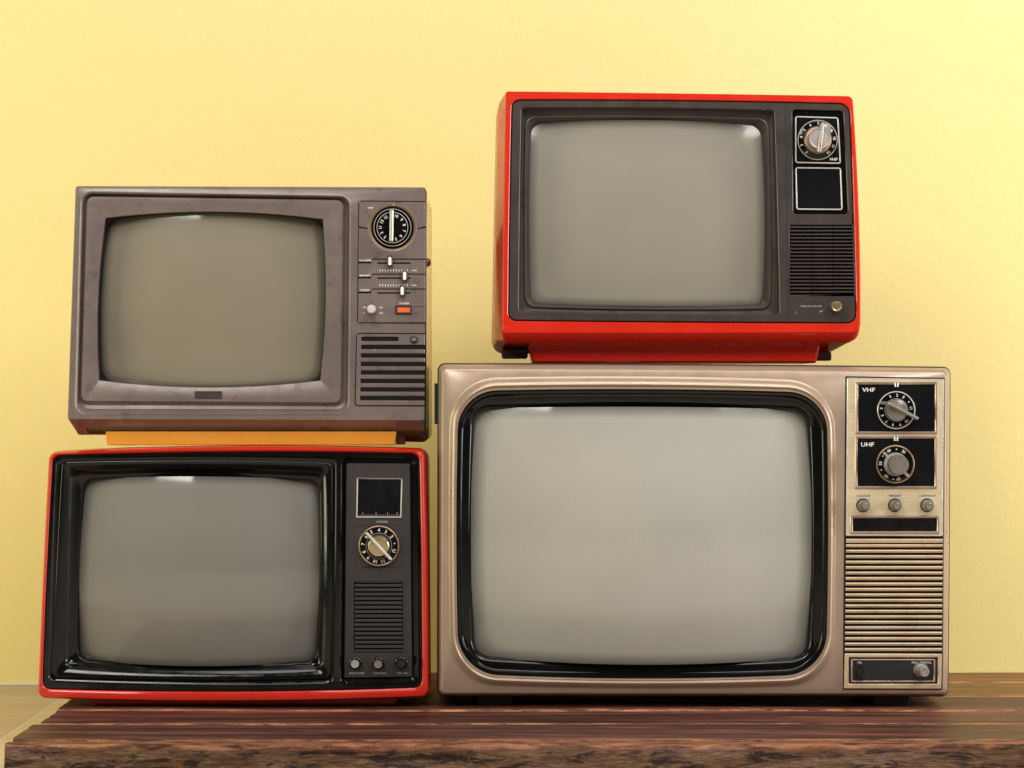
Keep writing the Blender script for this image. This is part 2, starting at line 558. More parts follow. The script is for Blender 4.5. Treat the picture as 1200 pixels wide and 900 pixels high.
# ------------------------------------------------------------------ platform of old boards
plat = bpy.data.objects.new("platform", None)
COL.objects.link(plat)
plat.location = (0, 0, FZ)
plat["label"] = "low weathered plank platform carrying all four televisions"
plat["category"] = "platform"

def board(x0, x1, ya, yb, z0, z1, mat, seed, rough_front=False):
    """one weathered board; rough_front: the fascia with its peeling sawn face"""
    bm = bmesh.new()
    le = bm.verts.layers.float.new("edge")
    lf = bm.verts.layers.float.new("front")
    rr = 0.004 if rough_front else 0.0028
    prof = []                                       # (y, z, edge, front)
    def corner(cy, cz, a0, a1, n, e):
        for i in range(n + 1):
            a = a0 + (a1 - a0) * i / n
            prof.append((cy + rr * math.cos(a), cz + rr * math.sin(a), e, 0.0))
    nf = 9 if rough_front else 3
    for i in range(nf):                             # front face, upwards
        t = i / nf
        prof.append((ya, z0 + (z1 - rr - z0) * t, 0.0, 1.0))
    corner(ya + rr, z1 - rr, PI, PI / 2, 4, 1.0)
    nt_ = 14
    for i in range(1, nt_):
        t = i / nt_
        d = min(t, 1 - t) * (yb - ya)
        prof.append((ya + rr + (yb - ya - 2 * rr) * t, z1, (0.85 if rough_front else max(0.0, 1 - d / 0.003)), 0.0))
    corner(yb - rr, z1 - rr, PI / 2, 0, 4, 0.75)
    prof.append((yb, z0, 0.0, 0.0))
    nx = 190
    rows = []
    for i in range(nx + 1):
        x = x0 + (x1 - x0) * i / nx
        row = []
        for (y, z, e, f) in prof:
            top = z > z1 - rr - 1e-6
            q = Vector((x * 5, y * 60 + seed * 9, z * 60))
            dz = 0.0007 * noise.noise(q) if top else 0
            dz += 0.0011 * noise.noise(Vector((x * 2.2, seed * 3.3, y * 9))) if top else 0
            dy = 0
            if y < ya + rr + 1e-6:
                dy = 0.0016 * noise.noise(Vector((x * 14, seed, z * 30))) + 0.0010 * noise.noise(Vector((x * 60, seed, z * 60)))
                if rough_front:
                    dy += 0.005 * noise.noise(Vector((x * 9, seed + 4, z * 45))) + 0.0022 * noise.noise(Vector((x * 50, seed, z * 160)))
                    if top:
                        dz -= max(0, 0.004 * noise.noise(Vector((x * 22, seed + 7, 0))) - 0.0012)
                else:
                    dz -= max(0, 0.0022 * noise.noise(Vector((x * 30, seed + 7, 0)))) if top else 0
            elif y > yb - rr - 1e-6:
                dy = -0.0012 * abs(noise.noise(Vector((x * 18, seed + 2, z * 30))))
            endj = 0.0
            if i == 0:
                endj = 0.0026 * noise.noise(Vector((seed, y * 70, z * 40)))
            v = bm.verts.new((x + endj, y + dy, z + dz - FZ))
            v[le], v[lf] = e, (f if rough_front else f * 0.3)
            row.append(v)
        rows.append(row)
    for a, b in zip(rows, rows[1:]):
        for j in range(len(prof) - 1):
            bm.faces.new((a[j], a[j + 1], b[j + 1], b[j]))
    for end in (rows[0], rows[-1]):
        try:
            bm.faces.new(end)
        except ValueError:
            pass
    return finish("plank", bm, mat, plat, 50)

edges = [-0.273, -0.136, -0.016, 0.115, 0.266, 0.373]
lefts = [-0.534, -0.529, -0.531, -0.526, -0.530]
mats = ['wood_front', 'wood_mid', 'wood_mid', 'wood_back', 'wood_back']
for i in range(5):
    board(lefts[i], 0.80, edges[i] + (0.0052 if i == 0 else 0.0020), edges[i + 1] - 0.0020, FZ + 0.001, -0.0004 * (i % 2), M[mats[i]], i * 1.7 + 0.3)
board(-0.5375, 0.80, -0.2935, -0.2700, FZ + 0.001, -0.0008, M['wood_front'], 9.4, True)

# ================================================================== lower left: red set with black bezel
T = Set("red cased television with black bezel, beneath the grey television", 0.0, (272, 0.0))
R0 = quad((56, 529.5), (498.5, 526.8), (503, 817.5), (43, 819), 10, (5, 1, 5, 1), k=8)
RB = quad((60, 531), (497, 530), (499, 815), (49, 816), 14, (4, 0, 3, 0), k=8)
K = quad((61.5, 533.5), (491.3, 531.2), (494.6, 806), (49.2, 807.5), 9, (3.2, 1, 4.2, 1), k=8)
T.loft("cabinet", [(inset(RB, 40), 300), (inset(RB, 8), 210), (RB, 190), (R0, 60), (R0, 9), (inset(R0, 0.8), 4.5), (inset(R0, 2.6), 1.2),
                   (lerp(R0, K, 0.62), 0.0), (inset(K, -1.2), 0.6), (K, 1.8), (K, 8)], M['red_low'], cap_back=True)
G = quad((66.5, 537), (393.5, 536.3), (389.8, 801), (57.5, 798.5), 7, (2.5, 1, 3, 1), k=8)
H = quad((400.5, 536.5), (489.5, 537.5), (492, 802.5), (399.5, 803), 8, (0.6, 0.5, 0.8, 0), k=8)
bz = T.plate("bezel", inset(K, 0.4), 1.6, 9, M['black_gloss'], holes=[G, H], bevel=1.1)
W1 = quad((72.5, 541.5), (388.5, 543), (386.5, 795), (61, 793.5), 6, (2.5, 1, 3, 1), k=8)
W2 = quad((81.5, 552), (378, 553), (376, 784), (75.5, 781), 8, (3, 1.5, 4, 1.5), k=8)
S = quad((96.5, 563.5), (372, 565), (369.2, 776), (89.8, 774), 11, (4.2, 2, 5, 1.5), k=8)
T.loft("screen_surround", [(inset(G, -0.6), 2.8), (inset(G, 0.8), 4.2), (inset(W1, -1.2), 4.6), (W1, 2.6), (inset(W1, 1.4), 2.2), (lerp(W1, W2, 0.55), 4.6),
                           (inset(W2, -1.0), 6.4), (W2, 7.4), (inset(W2, 1.2), 9.5), (lerp(W2, S, 0.55), 13.5), (inset(S, -2.6), 13.2), (inset(S, -1.4), 14), (inset(S, -0.2), 18), (S, 38)], M['black_gloss'], smooth=50)
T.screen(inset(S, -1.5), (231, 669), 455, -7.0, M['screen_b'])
PA = quad((405.5, 543.2), (480.2, 543.6), (483, 793.8), (403, 795), 1.6, k=8)
T.loft("panel_recess", [(inset(H, -0.6), 2.8), (inset(H, 1.6), 6), (inset(PA, -2), 7.5), (inset(PA, 1), 9)], M['black_gloss'])
pan = T.plate("control_panel", PA, 4.4, 9, M['charcoal'], bevel=0.7)
T.plate("window_groove", quad((414.2, 556.6), (474.3, 556.8), (473.6, 609.2), (413.5, 609), 1), 4.25, 4.6, M['charcoal'], pan, [quad((415.6, 558), (472.9, 558.2), (472.2, 607.8), (414.9, 607.6), 0.8)], bevel=0.1)
tf = quad((418, 560.2), (471.5, 561), (470.2, 607), (417, 606.8), 0.8)
wnd = T.plate("tuning_window", inset(tf, 0.6), 4.1, 5, M['gloss_window'], pan, bevel=0.1)
T.plate("window_frame", tf, 3.5, 4.6, M['bright_trim'], wnd, [inset(tf, 1.5)], bevel=0.3)
for i in range(22):
    x = 420 + i * 2.25
    hgt = 4.2 if i in (2, 9, 15, 20) else 1.4
    T.box("scale_mark", x, 604.6 - hgt, x + 0.45, 604.6, 3.9, 4.2, M['print_dim'], wnd, 0.1, 0.05, k=1)
T.text("CHANNEL", (447.6, 611.6), 3.0, 4.3, M['print_dim'], pan)
T.frame("knob_border", 413.3, 614, 473.6, 666, 1.1, 3.9, 4.6, M['charcoal'], pan, 0.8)
T.frame("knob_border", 416.2, 616.6, 471, 664.8, 0.7, 4.0, 4.6, M['charcoal'], pan, 0.8)
dc = (444, 639.8)
dl = T.lathe("channel_dial", dc, [(23.6, 5), (23.6, 0.4), (22.9, -0.4), (22.0, -0.1), (21.9, 0.2), (15, 0.2), (0, 0.2)], M['black_gloss'], pan, 64)
T.ringline("dial_rim", dc, 23.0, 1.5, -0.2, M['bronze'], dl)
T.ringline("inner_ring", dc, 15.0, 0.7, 0.0, M['nickel'], dl)
T.lathe("knob_collar", dc, [(13.6, 0.2), (13.4, -3), (12.4, -3.4), (0, -3.4)], M['black'], dl)
T.lathe("knob_cap", dc, [(12.2, -3), (12.2, -7), (11.4, -7.8), (0, -8.0)], M['brass'], dl)
T.plate("pointer", bar((429.3, 623.6), (459, 655.6), 3.2), -10, -4, M['bright_trim'], dl, bevel=0.9)
T.dial_numbers(dc, 18.6, [(0, '4'), (26, '3'), (54, '2'), (81, '.'), (108, 'U'), (165, '11'), (194, '10'), (222, '9'), (248, '8'), (277, '7'), (305, '6'), (332, '5')], 5.6, -0.05, M['print'], dl)
gr = T.frame("speaker_grille", 412.7, 680, 473.6, 765, 1.2, 3.9, 4.6, M['charcoal'], pan, 0.8)
T.box("grille_backing", 414.4, 681.6, 472, 763.6, 4.25, 4.8, M['void'], gr, 0.5, 0.1)
ys = [682.1] + [684.9 + 5.13 * i for i in range(16)]
for i, y in enumerate(ys):
    y1 = 683.1 if i == 0 else min(y + 3.1, 763.8)
    T.box("slat", 415.4, y, 471.3, y1, 3.2, 4.3, M['charcoal'], gr, 0.4, 0.35, k=2)
for cx, cy, mt, lbl in ((416.6, 777, 'nickel', 'BRIGHTNESS'), (443.6, 777.4, 'dark_nickel', 'CONTRAST'), (470.4, 776.8, 'black', 'OFF  VOL')):
    kb = T.lathe("control_knob", (cx, cy), [(7.2, 4.6), (7.2, 1.5), (6.4, 0.6), (5.8, 0.4), (5.6, -9), (5.0, -9.8)], M['black_gloss'], pan, 36)
    T.lathe("knob_cap", (cx, cy), [(5.0, -9.4), (4.6, -10.3), (3.9, -10.3), (3.6, -9.9), (2.6, -10.0), (0, -10.0)], M[mt], kb, 30)
    T.text(lbl, (cx + 1, 789.4), 3.1, 4.3, M['print_dim'], pan)
T.plate("base", quad((97, 812), (470, 812), (462, 830), (104, 830), 3), 32, 190, M['red_low'], bevel=1.5)
for x in (105, 440):
    T.box("foot", x, 826, x + 26, 830, 40, 66, M['black'], None, 1, 0.4)

# ================================================================== right: big champagne set
T = Set("large champagne coloured television with gold control strip, standing on the planks", 0.0, (814, 0.0))
O = quad((512.3, 425.2), (1116.6, 429.6), (1114, 818.3), (511.6, 817.8), 9, (0.8, 0.5, 0, 0), k=8)
F = quad((519.6, 432.9), (1108.2, 437), (1106, 812.2), (517.6, 811.6), 5, k=8)
T.loft("cabinet", [(inset(O, 40), 368), (inset(O, 10), 350), (inset(O, 1), 335), (O, 40), (O, 15), (inset(O, 0.8), 12.5), (inset(O, 1.5), 12.0), (inset(O, 3), 14)], M['black'], cap_back=True)
BK = quad((538, 459), (967.5, 461), (966.5, 789), (538, 788.5), (44, 44, 46, 46), (3.5, 3, 6, 3), k=10)
SB = quad((527, 443), (978, 446.5), (976.5, 804), (527.5, 803), (56, 56, 54, 54), (4.5, 2.5, 4.5, 2), k=10)
def up(ol, n=10, k=10):
    return ol
O10 = quad((512.3, 425.2), (1116.6, 429.6), (1114, 818.3), (511.6, 817.8), 9, (0.8, 0.5, 0, 0), k=10)
F10 = quad((519.6, 432.9), (1108.2, 437), (1106, 812.2), (517.6, 811.6), 5, k=10)
T.loft("front_panel", [(inset(O10, 2.4), 14), (inset(O10, 1.6), 11.5), (inset(O10, 2.2), 9.5), (inset(F10, -0.9), 0.7), (F10, 0.0), (SB, 0.0), (lerp(SB, BK, 0.12), -0.5), (lerp(SB, BK, 0.32), -4.2),
                       (lerp(SB, BK, 0.50), -6.8), (lerp(SB, BK, 0.64), -7.6), (lerp(SB, BK, 0.76), -6.2), (lerp(SB, BK, 0.82), -5.0), (lerp(SB, BK, 0.86), -5.8), (lerp(SB, BK, 0.95), -5.6), (BK, -3.6), (inset(BK, 0.3), 6)], M['champagne'], smooth=42)
S = quad((556, 480), (946.3, 481.5), (946.2, 770.5), (556, 769), (16, 18, 18, 18), (3, 4, 7, 3), k=10)
T.loft("screen_surround", [(inset(BK, -0.2), 2), (inset(BK, 0.3), -2.2), (inset(BK, 1.5), -4.6), (inset(BK, 4.0), -4.0), (inset(BK, 5.2), -1.0), (lerp(BK, S, 0.42), 0.2), (lerp(BK, S, 0.62), -0.6), (lerp(BK, S, 0.84), 1.5), (inset(S, -0.6), 5), (S, 9), (inset(S, 0.2), 50)], M['black_gloss'], smooth=50)
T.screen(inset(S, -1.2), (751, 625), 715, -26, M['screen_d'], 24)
GV = quad((990.6, 440.8), (1107.3, 442.6), (1104.4, 808.6), (987.6, 808.2), 1.2)
rec = T.plate("control_recess", GV, -0.6, 3, M['black'], bevel=0.3)
GP = quad((992.4, 442.8), (1106, 444.4), (1104.3, 628), (991, 627.6), 1)
gp = T.plate("control_panel", GP, -3.0, 2, M['gold'], bevel=0.9)
T.plate("panel_trim", inset(GP, -0.1), -3.3, -1, M['bright_trim'], gp, [inset(GP, 1.3)], bevel=0.5)
def knobbox(x0, y0, x1, y1, title, tx):
    bx_ = T.box("dial_plate", x0 + 1.5, y0 + 1.5, x1 - 1.5, y1 - 1.5, -3.6, -1, M['gloss_window'], gp, 1, 0.2)
    T.frame("dial_plate_frame", x0, y0, x1, y1, 3.0, -4.8, -2, M['champagne_frame'], bx_, 2.0, 0.7)
    cx = (x0 + x1) / 2
    T.box("index_mark", cx - 2.4, y0 + 0.6, cx + 2.4, y0 + 5.8, -4.95, -3, M['print'], bx_, 0.5, 0.1)
    T.box("index_line", cx - 0.65, y0 + 0.2, cx + 0.65, y0 + 6.2, -5.1, -3, M['print_black'], bx_, 0.2, 0.05)
    T.text(title, tx, 6.6, -3.75, M['print'], bx_, sx=1.25)
    return bx_
b1 = knobbox(1002, 447.6, 1098, 508.6, "VHF", (1017.3, 456.8))
b2 = knobbox(1001.2, 510.8, 1097.6, 572.6, "UHF", (1016.2, 520.8))
dc = (1049.6, 480.6)
dl = T.lathe("vhf_dial", dc, [(22.2, -3), (22.2, -4.6), (21, -4.8), (15, -4.8), (0, -4.8)], M['black_gloss'], b1, 64)
T.ringline("dial_rim", dc, 21.6, 1.3, -4.9, M['bright_trim'], dl)
T.ringline("inner_ring", dc, 13.6, 0.6, -4.9, M['nickel'], dl)
T.lathe("knob_cap", dc, [(13.6, -4.8), (13.2, -10), (12.2, -12), (9.5, -12.6), (8.8, -12.0), (6, -12.6), (0, -13)], M['dark_nickel'], dl, 44)
T.plate("pointer", bar((1038.5, 472.2), (1073.6, 490.6), 3.8), -18, -8, M['nickel'], dl, bevel=1.2)
T.plate("pointer_tail", quad((1030.2, 470), (1040, 470.8), (1042, 475.2), (1031, 473.8), 0.6, n=1, k=2), -7, -4, M['dark_nickel'], dl, bevel=0.5)
T.dial_numbers(dc, 17.5, [(-24, '3'), (3, '2'), (29, '0'), (57, '.'), (82, '11'), (137, '10'), (165, '9'), (193, '8'), (221, '7'), (249, '6'), (277, '5')], 4.6, -5.0, M['print'], dl)
dc = (1048.6, 544)
dl = T.lathe("uhf_dial", dc, [(22.2, -3), (22.2, -4.6), (21, -4.8), (15, -4.8), (0, -4.8)], M['black_gloss'], b2, 64)
T.ringline("dial_rim", dc, 21.6, 1.7, -4.9, M['bronze'], dl)
T.lathe("knob_skirt", dc, [(14, -4.8), (13.6, -9), (11.8, -11), (11.2, -12), (0, -12)], M['nickel'], dl, 44)
T.lathe("knob_cap", dc, [(11.2, -11.5), (11.4, -33), (10.6, -34), (0, -34.3)], M['dark_nickel'], dl, 88, (11, 0.03))
for a0, a1 in (((1034.6, 530), (1041.5, 537.2)), ((1057.4, 552), (1063.8, 558.6))):
    T.plate("pointer", bar(a0, a1, 3.4), -7.4, -4, M['nickel'], dl, bevel=0.7)
T.dial_numbers(dc, 17.6, [(-26, '40'), (4, '.'), (33, '30'), (-57, '.'), (-86, '50'), (-112, '.'), (-142, '60'), (-172, '.'), (168, '20')], 4.6, -5.0, M['print'], dl)
for cx, lbl, w in ((1011, "COLOUR", 1), (1048.2, "BRIGHT", 1), (1086, "CONTRAST", 1)):
    T.text(lbl, (cx + 0.4, 580.8), 3.3, -3.15, M['print_black'], gp, sx=1.2)
    kb = T.lathe("control_knob", (cx, 592), [(8.2, -2.5), (8.0, -3.9), (7.2, -4.0), (6.9, -3.6)], M['black'], gp, 36)
    T.lathe("knob_cap", (cx, 592), [(6.4, -3.4), (6.3, -15), (5.2, -17), (4.2, -16.6), (3.6, -19), (2.4, -19.4), (0, -19.0)], M['dark_nickel'], kb, 36, (4.6, 0.03))
bx_ = T.box("display_window", 997.5, 605.5, 1099, 624, -3.6, -1, M['gloss_window'], gp, 1, 0.2)
T.frame("window_frame", 995.8, 604, 1100.4, 625.4, 3.0, -4.6, -2, M['champagne_frame'], bx_, 1.6, 0.7)
gr = T.plate("speaker_grille", quad((991, 629), (1104.6, 629.4), (1103.4, 765), (989.6, 764.6), 0.6), -0.9, 2, M['void'], bevel=0.1)
for i in range(21):
    y = 631.2 + i * 6.40
    x0, x1 = 991.3 - i * 0.075, 1104.4 - i * 0.055
    hh = 4.9 if i == 0 else 3.75
    bm = bmesh.new()
    prof = [(y, 1.0), (y, -2.2), (y + 0.5, -3.2), (y + 1.1, -3.6), (y + 1.5, -3.5), (y + hh - 0.4, -2.9), (y + hh, -2.2), (y + hh, 1.0)]
    A = [bm.verts.new(T.p((x0, q), d)) for q, d in prof]
    B = [bm.verts.new(T.p((x1, q), d)) for q, d in prof]
    for j in range(len(prof) - 1):
        bm.faces.new((A[j], A[j + 1], B[j + 1], B[j]))
    bm.faces.new(A)
    bm.faces.new(B)
    finish("slat", bm, M['slat'], gr, 30)
LP = quad((989.6, 765.6), (1103.2, 766), (1102.6, 807.2), (989, 806.8), 0.8)
lp = T.plate("lower_panel", LP, -3.0, 2, M['slat'], None, [rect(994.2, 770.2, 1098.6, 801.2, 1)], bevel=0.9)
ip = T.box("switch_plate", 994, 770, 1098.8, 801.4, -1.2, 1, M['black'], lp, 1, 0.1)
T.frame("inner_frame", 997.2, 772.2, 1095.6, 799.2, 1.7, -2.6, -1, M['champagne_frame'], ip, 1.2, 0.5)
sw = T.box("rocker_switch", 1003, 777.6, 1011.4, 797, -1.8, -1, M['black_gloss'], ip, 0.6, 0.3)
T.box("rocker", 1003.8, 781.4, 1010.6, 794.5, -5.4, -1, M['black_gloss'], sw, 0.6, 0.9)
T.text("PAL", (1007.4, 776.2), 3.0, -1.35, M['print'], ip)
T.text("PULL-ON/VOL", (1080, 776.2), 3.2, -1.35, M['print'], ip, sx=1.15)
kb = T.lathe("volume_knob", (1079, 784.6), [(9, -1), (8.6, -2.2), (6.6, -2.6), (6.4, -4), (5.6, -4.5)], M['dark_nickel'], ip, 40, (7, 0.02))
T.lathe("knob_cap", (1079, 784.6), [(5.6, -4), (5.5, -28), (4.8, -29.4), (4.2, -29.4), (3.9, -28.6), (0, -28.6)], M['nickel'], kb, 40, (5.2, 0.03))
T.box("side_hinge", 508.4, 449.2, 514.5, 497.4, 24, 60, M['black'], None, 0.8, 0.5)
for x in (560, 1030):
    for y in (30, 230):
        T.box("foot", x, 815, x + 40, 830, y, y + 34, M['black'], None, 2, 0.5)

# ================================================================== upper left: grey set
T = Set("grey plastic television with slider controls, stacked on the black bezelled one", 0.012, (292, CZ + (450 - 522.6) / 1000))
O = quad((88, 217.6), (499.4, 219), (498.2, 494), (78.5, 492.4), 3.5)
OB = quad((88.3, 218), (499.2, 219.4), (498.4, 510.6), (84.5, 510.2), 4)
CB = quad((92, 222), (499.2, 223), (499.2, 508), (97, 508.6), (14, 10, 6, 6))
CC = quad((92, 222), (500, 223), (500.2, 520), (97, 509), (14, 10, 9, 6))
T.loft("cabinet", [(inset(CB, 50), 285), (inset(CC, 10), 225), (CC, 196), (CC, 70), (CB, 40), (CB, 16)], M['orange'], cap_back=True)
L = quad((96.3, 225.6), (410.3, 230.3), (408.2, 484.5), (89.4, 485), 12)
P = quad((101.6, 230), (402.2, 234.5), (399.3, 472.3), (94.4, 470.4), 8)
SO = quad((123, 255), (378.5, 256.4), (375.6, 446.3), (115.2, 446), 0.8, (8.2, 5, 8.3, 5.2))
S = quad((125, 257), (377, 258.4), (373.8, 446.5), (117.2, 446.5), 15, (7.8, 4.6, 8, 4.8))
T.loft("front_panel", [(inset(OB, 0.6), 42), (OB, 36), (OB, 31), (inset(OB, 0.7), 29), (inset(O, 0.3), 2.0), (inset(O, 1.5), 0.0), (inset(L, -2.2), 0.0), (inset(L, -0.8), -0.9), (inset(L, 0.6), 0.2), (lerp(L, P, 0.40), 7.5), (lerp(L, P, 0.70), 8.4),
                       (inset(P, -0.6), 6.2), (P, 1.6), (inset(P, 0.9), 0.6), (inset(P, 2.2), 0.5), (inset(SO, -1.0), 1.4), (SO, 1.9), (inset(SO, 0.6), 4)], M['grey'], smooth=38)
T.loft("screen_surround", [(inset(SO, 0.3), 4.4), (lerp(SO, S, 0.6), 14), (S, 21), (inset(S, 0.3), 45)], M['black_gloss'], smooth=50)
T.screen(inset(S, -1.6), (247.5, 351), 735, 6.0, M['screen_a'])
T.box("badge", 228, 458.4, 260.2, 467.4, 0.1, 3, M['charcoal'], None, 0.5, 0.2)
CP = quad((420.8, 235.8), (499.0, 236.4), (498.4, 378.4), (419.4, 378), (3, 0.6, 0.6, 3))
gro = T.plate("panel_gap", inset(CP, -0.8), -0.25, 2, M['void'], bevel=0.1)
def strip(x0, y0, x1, y1, holes=(), nm="control_panel"):
    return T.box(nm, x0, y0, x1, y1, -1.4, 2, M['grey'], None, 0.8, 0.6, holes)
dcen = (460, 266.8)
def arc(c, r, a0, a1, n=20):
    return [Vector((c[0] + r * math.sin(math.radians(a0 + (a1 - a0) * i / n)), c[1] - r * math.cos(math.radians(a0 + (a1 - a0) * i / n)))) for i in range(n + 1)]
up_ = [Vector((421.2, 236.2)), Vector((498.6, 236.8)), Vector((498.6, 265.6))] + arc(dcen, 28, 92, -92) + [Vector((420.8, 265.6))]
lo_ = [Vector((420.6, 267.2)), ] + arc(dcen, 28, -94, -266) + [Vector((498.6, 267.2)), Vector((498.5, 303.4)), Vector((436.4, 303.4)), Vector((435.2, 307.0)), Vector((420.2, 307.0))]
pu = T.plate("control_panel", up_, -1.4, 2, M['grey'], bevel=0.5)
pl = T.plate("control_panel", lo_, -1.4, 2, M['grey'], bevel=0.5)
def slider_panel(y0, y1, last=False):
    ol = [Vector((436.0, y0)), Vector((498.5, y0)), Vector((498.4, y1))]
    ol += [Vector((436.2, y1)), Vector((435.0, y1 + 3.6)), Vector((420.0, y1 + 3.6))] if not last else [Vector((419.8, y1))]
    ol += [Vector((420.2, y0 + 4.4)), Vector((435.0, y0 + 4.4))]
    return ol
sp = []
for y0, y1, last in ((304.4, 321.0, False), (322.0, 338.4, False), (339.4, 378.0, True)):
    holes = [rect(442.2, y0 + 3.4, 481, y0 + 4.9, 0.6)]
    if last:
        holes.append(rect(463.6, 358.4, 482.6, 368.0, 0.6))
    sp.append(T.plate("slider_panel", slider_panel(y0, y1, last), -1.4, 2, M['grey'], None, holes, bevel=0.45))
T.lathe("dial_well", dcen, [(29, -1.1), (28.2, -1.8), (26.6, -1.5), (23.4, 1.0), (22.5, 3)], M['grey_dirty'], None, 64)
dl = T.lathe("channel_dial", dcen, [(22.9, 2), (22.8, -2.0), (22.2, -2.8), (21.0, -2.8), (20.4, -1.6), (19.2, -1.6), (18.9, -3.4), (17.8, -3.6), (0, -3.6)], M['black_gloss'], None, 72)
T.ringline("dial_rim", dcen, 21.7, 0.75, -2.9, M['bright_trim'], dl, 72)
T.ringline("inner_ring", dcen, 18.0, 0.8, -3.6, M['bright_trim'], dl, 72)
T.dial_numbers(dcen, 14.2, [(20, '10'), (50, '9'), (78, '8'), (106, '7'), (135, '6'), (163, '5'), (190, '4'), (217, '3'), (243, '2'), (270, 'U'), (300, '13'), (328, '12')], 4.9, -3.75, M['print'], dl)
T.plate("pointer", bar((459.6, 245.6), (459.0, 284.2), 4.4), -13, -3, M['nickel'], dl, bevel=1.4)
T.text("VHF", (434, 243.6), 2.9, -1.55, M['print'], pu, sx=1.3)
T.plate("index_mark", [Vector((460.0, 238.6)), Vector((463.2, 238.6)), Vector((461.6, 241.2))], -1.6, -1.2, M['print'], pu, bevel=0.05)
for (ly, lbl, par) in ((305.2, "VOLUME", pl), (322.9, "BRIGHT.", sp[0]), (340.0, "CONT.", sp[1])):
    T.text(lbl, (428, ly), 3.1, -1.55, M['print'], par, sx=1.15)
for kx, ky, par in ((457.2, 306.4, sp[0]), (474.4, 323.6, sp[1]), (471.6, 341.2, sp[2])):
    sk = T.plate("slider_knob", rect(kx - 3.2, ky - 6.6, kx + 3.2, ky + 6.6, 2.6), -7.5, 0, M['black'], par, bevel=1.0)
    T.plate("knob_inlay", rect(kx - 1.8, ky - 5.0, kx + 1.8, ky + 5.0, 1.7), -8.0, -6, M['white'], sk, bevel=0.5)
for ty_, par in ((317.0, sp[0]), (334.4, sp[1])):
    for i in range(11):
        T.box("scale_mark", 445 + i * 3.2, ty_ - (1.5 if i % 5 == 0 else 1.1), 445.7 + i * 3.2, ty_ + 1.2, -1.55, -1.2, M['print'], par, 0.1, 0.05, k=1)
    T.text("MAX", (485.6, ty_), 2.4, -1.55, M['print'], par, sx=1.2)
pk = T.lathe("push_knob", (435.4, 362.4), [(5.4, -1), (5.2, -3.4), (4.8, -8), (4.2, -8.8), (0, -9.2)], M['bright_trim'], sp[2], 36)
for tx, c in (("ON", (427.2, 360.2)), ("A", (426.8, 366.8)), ("300", (446.6, 360.4)), ("430", (446.6, 366.9))):
    T.text(tx, c, 2.6, -1.55, M['print'], sp[2])
T.text("POWER", (474, 355.6), 3.0, -1.55, M['print'], sp[2], sx=1.1)
ps = T.frame("power_switch", 463.8, 358.2, 482.6, 368.2, 2.0, -3.4, 1, M['black'], sp[2], 0.8, 0.5)
T.box("switch_lens", 465.6, 360.0, 480.8, 366.4, -2.9, 0, M['lens'], ps, 0.4, 0.4)
T.box("switch_groove", 484, 359.1, 498.2, 359.7, -1.5, -1.2, M['void'], sp[2], 0.1, 0.05, k=1)
# loudspeaker panel: frame plate with an upper short slot and seven long slots between the slats
SPK = quad((418.3, 390.8), (498.6, 391.2), (498.0, 475.4), (416.4, 475.2), (4, 1, 1, 4))
gr = T.plate("speaker_grille", inset(SPK, -0.9), -0.25, 2, M['slot_shade'], bevel=0.1)  # near-black backing plate, painted for the shade inside the slots
fr = [Vector((418.8 + 1.2, 391.4)), Vector((498.0, 391.7)), Vector((497.9, 404.2)), Vector((424.5, 404.2)), Vector((423.2, 405.5)),
      Vector((421.8, 468.0)), Vector((423.4, 469.2)), Vector((497.6, 469.4)), Vector((497.4, 475.0)), Vector((420.0, 475.0)), Vector((417.6, 473.8)), Vector((416.9, 472.0)), Vector((418.6, 393.4)), Vector((419.0, 392.0))]
T.plate("grille_panel", fr, -1.3, 2, M['grey'], gr, [rect(423, 394.8, 467.4, 399.8, 2.2)], bevel=0.5)
for i in range(6):
    y = 409.2 + 9.95 * i
    T.plate("slat", quad((421.0, y), (498 - i * 0.08, y + 0.2), (498 - i * 0.08, y + 5.3), (420.6, y + 5.2), 0.8, n=1, k=3), -1.35, 2, M['grey'], gr, bevel=0.9)
bd = T.lathe("round_badge", (485.2, 398), [(5, -1), (5, -1.8), (4.6, -2.1), (0, -2.1)], M['black'], gr, 32)
T.text("UPS", (485.2, 398), 3.4, -2.3, M['print_dim'], bd)
# side screw knob, base and foot
bm = bmesh.new()
bmesh.ops.create_uvsphere(bm, u_segments=16, v_segments=10, radius=0.0052)
for v in bm.verts:
    v.co = Vector((v.co.x * 0.8, v.co.y, v.co.z * 1.0)) + T.p((499.6, 305.4), 46)
finish("side_knob", bm, M['rust_red'], T.root)
T.plate("base", quad((121, 506), (464, 506), (462, 521.8), (123, 522.2), 1.5), 16, 190, M['orange'], bevel=0.8)
T.box("foot", 463, 508, 474, 521.6, 26, 50, M['rust_red'], None, 1.5, 0.6)
T.box("foot", 128, 519, 150, 523.4, 60, 90, M['black'], None, 1, 0.4)
T.box("foot", 440, 519, 460, 523.0, 60, 90, M['black'], None, 1, 0.4)

